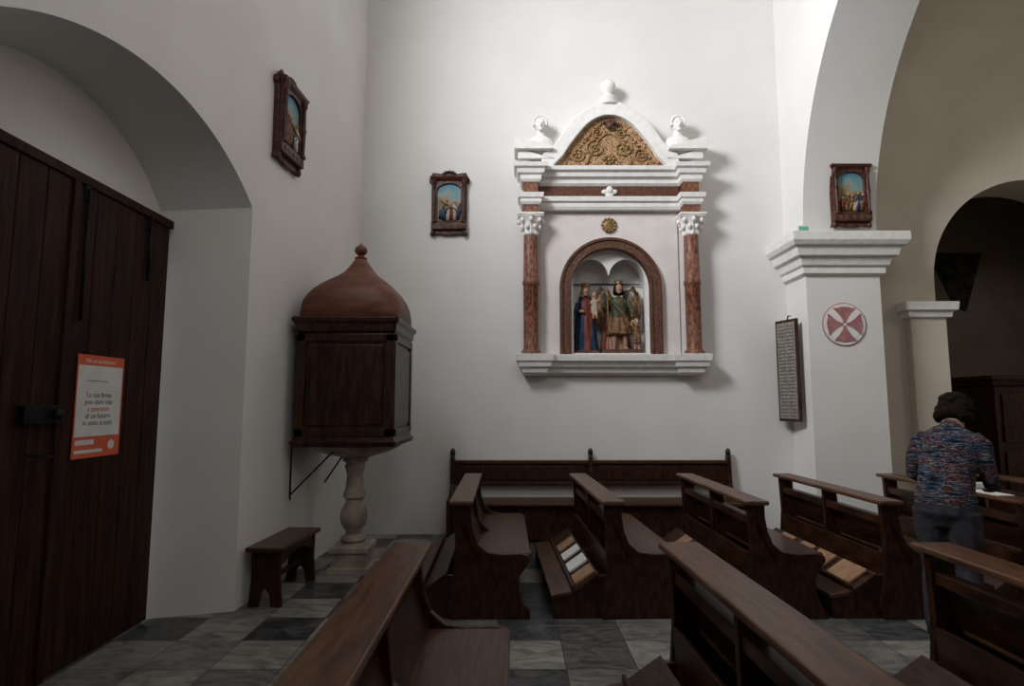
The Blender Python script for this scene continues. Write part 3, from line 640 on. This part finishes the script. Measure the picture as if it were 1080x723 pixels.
for s_ in (-1,1):
    k_=1 if s_<0 else .88
    tube(bm,[Pp(.15,s_*.13,1.38),Pp(.16,s_*.185,1.33),Pp(.15,s_*.225*k_,1.22),Pp(.17,s_*.245*k_,1.10),Pp(.27,s_*.22*k_,1.055),Pp(.40,s_*.19,1.03)],[.065,.068,.060,.053,.047,.038],14)
    tube(bm,[Pp(-.01,s_*.09,.88),Pp(0,s_*.10,.70),Pp(.02,s_*.10,.50),Pp(-.01,s_*.105,.30),Pp(-.03,s_*.11,.12),Pp(-.03,s_*.11,.07)],[.115,.10,.078,.07,.058,.05],14)
    tube(bm,[Pp(-.075,s_*.11,.045),Pp(-.02,s_*.11,.055),Pp(.06,s_*.115,.045),Pp(.13,s_*.12,.035),Pp(.17,s_*.12,.03)],[.038,.045,.042,.033,.02],12)
hc=Pp(.335,0,1.565)
tilt=rotF@Matrix.Rotation(math.radians(28),4,'Y')
def hp(x,y,z): return hc+(tilt@Vector((x,y,z)))
ell(bm,hc,(.098,.078,.112),tilt); ell(bm,hp(.045,0,-.075),(.05,.045,.045),tilt)
ell(bm,hp(.102,0,-.018),(.022,.014,.026),tilt,10)
for s_ in (-1,1): ell(bm,hp(-.005,s_*.078,-.01),(.02,.01,.032),tilt,10)
ell(bm,hp(.09,0,-.062),(.014,.026,.008),tilt,10)
tube(bm,[Pp(.20,0,1.42),Pp(.27,0,1.50),hp(-.02,0,-.06)],[.06,.052,.055],14)
def fw(p):
    f,r,z=loc(p)
    if z<.085: return 3
    if z<.93 and f<.25: return 2
    if f>.19 and z>1.455 and abs(r)<.12: return 0
    return 1
blob('body',bm,[m_skin,m_swt,m_trou,m_shoe],.010,fw,wm,4)
bm=bmesh.new()
rn=random.Random(3)
ell(bm,hp(-.03,0,.015),(.108,.10,.108),tilt)
for i in range(60):
    a=rn.uniform(0,2*pi); b=rn.uniform(-.55,1.4)
    dv=Vector((math.cos(a)*math.cos(b),math.sin(a)*math.cos(b),math.sin(b)))
    if dv.x>.45 and dv.z<.55: continue
    q=Vector((dv.x*.100-.03,dv.y*.100,dv.z*.10+.01)); ell(bm,hp(*q),(.03,.03,.03),seg=8)
for i in range(9):
    a=pi*.5+pi*i/8; ell(bm,hp(-.03+.085*math.cos(a),.095*math.sin(a),-.065+rn.uniform(-.015,.01)),(.035,.035,.045),seg=8)
blob('hair',bm,[m_hair],.010,None,wm,1)
for s_ in (-1,1):
    bm=bmesh.new(); ell(bm,hp(.083,s_*.03,.0),(.011,.014,.009),tilt,10); obj('eye_%d'%s_,bm,m_paper,wm,smooth=True)
    bm=bmesh.new(); ell(bm,hp(.092,s_*.03,-.002),(.004,.006,.006),tilt,8); obj('iris_%d'%s_,bm,m_hair,wm,smooth=True)
    bm=bmesh.new()
    def h(f,r,z): return Pp(f,s_*r,z)
    tube(bm,[h(.37,.20,1.035),h(.43,.175,1.02),h(.46,.165,1.01)],[.027,.025,.026],12)
    tube(bm,[h(.44,.17,1.015),h(.48,.155,1.005),h(.51,.145,1.0)],[(.022,.03),(.02,.04),(.016,.038)],14,(0,0,1))
    for i,(o,L) in enumerate([(.033,.066),(.012,.075),(-.010,.070),(-.031,.054)]):
        zz=.992-o*.15; ff=.50+o
        tube(bm,[h(ff-.01,.150,zz),h(ff+L*.10,.150-L*.45,zz-.012),h(ff+L*.15,.150-L*.8,zz-.012),h(ff+L*.15,.150-L*1.05,zz-.003)],[.0095,.009,.0085,.007],10)
    tube(bm,[h(.465,.155,1.018),h(.485,.125,1.032),h(.505,.10,1.028)],[.012,.0105,.008],10)
    blob('hand_%d'%s_,bm,[m_skin],.0045,None,wm,1)
bm=bmesh.new()
for s_ in (-1,1):
    a=[Pp(.42,0,.99),Pp(.60,0,1.02),Pp(.60,s_*.145,1.035),Pp(.42,s_*.145,1.005)]
    b=[q+Vector((0,0,.008)) for q in a]; rings(bm,[a,b])
obj('held_booklet',bm,m_paper,wm)
lf=empty('leaflets',(3.80,4.75,.845),.1)
box('leaflet_1',-.07,.06,-.13,.1,0,.006,m_paper,lf,0); box('leaflet_2',-.05,.07,.02,.2,.006,.012,m_paper,lf,0)

# ------------------------------------------------------------ lights
def area(name,loc,rot,sx,sy,pw,col,spread=180):
    l=bpy.data.lights.new(name,'AREA'); l.shape='RECTANGLE'; l.size=sx; l.size_y=sy; l.energy=pw; l.color=col; l.spread=math.radians(spread)
    o=bpy.data.objects.new(name,l); o.location=loc; o.rotation_euler=rot; COL.objects.link(o); return o
def aim(o,t): o.rotation_euler=(Vector(t)-o.location).to_track_quat('-Z','Y').to_euler()
a=area('window_light_facade',(XL(3.4)-.2,3.4,6.15),(0,0,0),1.6,1.6,235,(.95,.98,1),125); aim(a,(3.42,6.0,4.7))
b=area('fill_light_front',(1.3,YF-.2,6.05),(0,0,0),2.0,1.9,42,(1,.985,.97)); aim(b,(2.4,7,3.0))  # added general fill, set in the unseen window behind the camera
c_=area('aisle_fill_light',(8.8,1.5,6.2),(0,0,0),1.4,1.4,36,(1,.91,.78)); aim(c_,(5.5,7,3))  # added warm fill for the space past the arch; no window here
w=bpy.data.worlds.new('World'); S.world=w; w.use_nodes=True
w.node_tree.nodes['Background'].inputs[0].default_value=(.88,.94,1,1); w.node_tree.nodes['Background'].inputs[1].default_value=.8

# ------------------------------------------------------------ camera
cam=bpy.data.cameras.new('camera'); co=bpy.data.objects.new('camera',cam); COL.objects.link(co)
cam.sensor_width=36; cam.lens=36*620/1080; cam.clip_start=.05
cam.dof.use_dof=True; cam.dof.focus_distance=6.5; cam.dof.aperture_fstop=3.5
co.location=(0,0,H); co.rotation_euler=(pi/2+math.atan(64/620),0,0); S.camera=co
